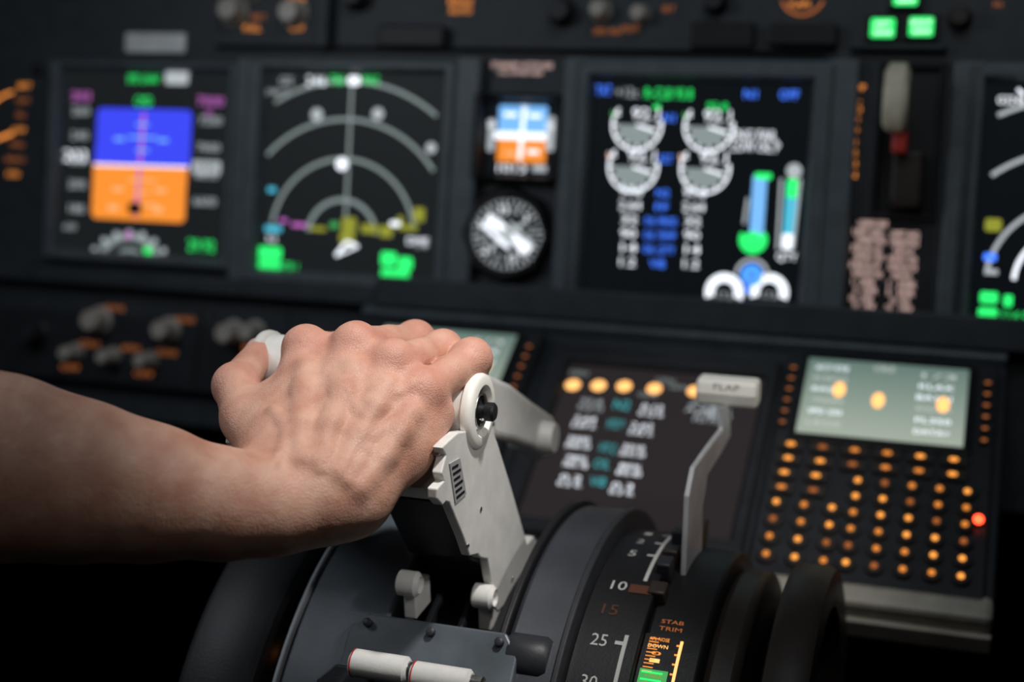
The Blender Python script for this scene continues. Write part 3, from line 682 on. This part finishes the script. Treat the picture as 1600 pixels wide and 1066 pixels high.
# skin
sk=bpy.data.materials.new("skin"); sk.use_nodes=True; nt=sk.node_tree; b=nt.nodes['Principled BSDF']
N=nt.nodes.new; Lk=nt.links.new
tc=N('ShaderNodeTexCoord'); n1=N('ShaderNodeTexNoise'); n1.inputs['Scale'].default_value=70; n1.inputs['Detail'].default_value=7; Lk(tc.outputs['Object'],n1.inputs['Vector'])
rp=N('ShaderNodeValToRGB'); rp.color_ramp.elements[0].position=.32; rp.color_ramp.elements[0].color=(.54,.265,.185,1); rp.color_ramp.elements[1].position=.68; rp.color_ramp.elements[1].color=(.69,.41,.305,1)
Lk(n1.outputs['Fac'],rp.inputs['Fac'])
at=N('ShaderNodeAttribute'); at.attribute_name="flush"
mx=N('ShaderNodeMix'); mx.data_type='RGBA'; Lk(at.outputs['Fac'],mx.inputs[0]); Lk(rp.outputs['Color'],mx.inputs[6]); mx.inputs[7].default_value=(.70,.29,.225,1)
Lk(mx.outputs[2],b.inputs['Base Color'])
vo=N('ShaderNodeTexVoronoi'); vo.feature='DISTANCE_TO_EDGE'; vo.inputs['Scale'].default_value=700; Lk(tc.outputs['Object'],vo.inputs['Vector'])
mr=N('ShaderNodeMapRange'); mr.inputs[1].default_value=0; mr.inputs[2].default_value=.2; Lk(vo.outputs['Distance'],mr.inputs[0])
n2=N('ShaderNodeTexNoise'); n2.inputs['Scale'].default_value=260; n2.inputs['Detail'].default_value=7; Lk(tc.outputs['Object'],n2.inputs['Vector'])
ma=N('ShaderNodeMath'); ma.operation='MULTIPLY_ADD'; ma.inputs[1].default_value=.26; Lk(mr.outputs[0],ma.inputs[0]); Lk(n2.outputs['Fac'],ma.inputs[2])
bp=N('ShaderNodeBump'); bp.inputs['Strength'].default_value=.45; bp.inputs['Distance'].default_value=.0008; Lk(ma.outputs[0],bp.inputs['Height']); Lk(bp.outputs['Normal'],b.inputs['Normal'])
b.inputs['Roughness'].default_value=.50; b.inputs['Specular IOR Level'].default_value=.42; b.inputs['Subsurface Weight'].default_value=.10; b.inputs['Subsurface Radius'].default_value=(1,.35,.2); b.inputs['Subsurface Scale'].default_value=.004
me=bpy.data.meshes.new("person"); cc=np.array(P(400,750,.65))
me.from_pydata((V-cc).tolist(),[],faces.tolist()); me.materials.append(sk)
me.polygons.foreach_set('use_smooth',[True]*len(me.polygons))
fl_=np.zeros(len(V))
for q,s_r in [(m_,.013) for m_ in MCP]+[(f_[1],.010) for f_ in FP]+[(TIP,.010),(TTP,.010)]:
    fl_=np.maximum(fl_,np.exp(-(((V-np.array(q))**2).sum(1))/(2*s_r**2)))
at_=me.attributes.new("flush",'FLOAT','POINT'); at_.data.foreach_set('value',(fl_*.5).astype(np.float32))
me.update()
po=bpy.data.objects.new("person",me); sc.collection.objects.link(po); po.location=cc; WL[po.name]=Vector(cc)
sm=po.modifiers.new("smooth",'SMOOTH'); sm.iterations=4; sm.factor=.5
meta(po,"bare forearm and hand closed over the thrust levers","person")
NAIL=mat("nail",(.72,.48,.40),.3,var=.03)
for pts,rs,out in [(FP[i],FR[i],None) for i in range(4)]+[([None,TMP,TIP,TTP],(0,.01,.01,.0078),1)]:
    tip=pts[3]; d=(tip-pts[2]).normalized()
    g=(gL if tip.x<-.27 else gR); outw=(Vector((tip.x,tip.y,tip.z))-Vector((tip.x,g[0],g[1]))).normalized() if not out else Vector((-.8,-.1,.5))
    outw=(outw-d*outw.dot(d)).normalized(); sd=d.cross(outw)
    v=[];f=[]
    for i in range(6):
        for j in range(7):
            a_=(j/6-.5)*1.9; r=rs[3]*1.03
            v.append(tip+d*(-.006+i*.0022)+outw*(math.cos(a_)*r)+sd*math.sin(a_)*r*.95)
    for i in range(5):
        for j in range(6): f.append((i*7+j,i*7+j+1,(i+1)*7+j+1,(i+1)*7+j))
    mk("fingernail",v,f,NAIL,smooth=True,parent=po)
# ------------------------------------------------------------------ lights
def area(name,loc,tgt,size,power,col,spot=None,blend=.6):
    l=bpy.data.lights.new(name,'SPOT' if spot else 'AREA'); l.energy=power; l.color=col
    if spot: l.spot_size=rad(spot); l.spot_blend=blend; l.shadow_soft_size=size
    else: l.size=size
    o=bpy.data.objects.new(name,l); sc.collection.objects.link(o); o.location=loc
    o.rotation_euler=(Vector(tgt)-Vector(loc)).to_track_quat('-Z','Y').to_euler(); return o
area("map_light",CAM+Vector((.02,.58,.42)),CAM+Vector((-.245,.585,-.25)),.028,21,(1,.96,.92),spot=27,blend=1)
area("lever_fill",CAM+Vector((.30,.42,.12)),CAM+Vector((-.215,.63,-.29)),.03,5.5,(1,.97,.94),spot=17,blend=1)  # added fill from the right to whiten the lever plate
area("flap_fill",CAM+Vector((.25,.30,.55)),CAM+Vector((-.13,.80,-.29)),.04,20,(1,.95,.88),spot=17,blend=1)  # added spot to brighten the flap handle and edge rail
area("panel_fill",CAM+Vector((-.1,.55,.55)),CAM+Vector((-.2,1.15,-.05)),.35,.9,(.80,.93,1))  # unseen soft fill put in for the instrument panel
area("cabin_fill",CAM+Vector((.1,-.1,.7)),CAM+Vector((-.2,.8,-.3)),.3,.7,(1,.94,.88))  # unseen soft fill from above and behind, added to lift the shade
area("left_fill",CAM+Vector((-.75,.45,.20)),CAM+Vector((-.30,.62,-.38)),.25,1.0,(.85,.93,1))  # unseen fill added from the left for trim wheel and cover edge
w=bpy.data.worlds.new("world"); sc.world=w; w.use_nodes=True
w.node_tree.nodes['Background'].inputs[0].default_value=(.02,.022,.026,1); w.node_tree.nodes['Background'].inputs[1].default_value=.3
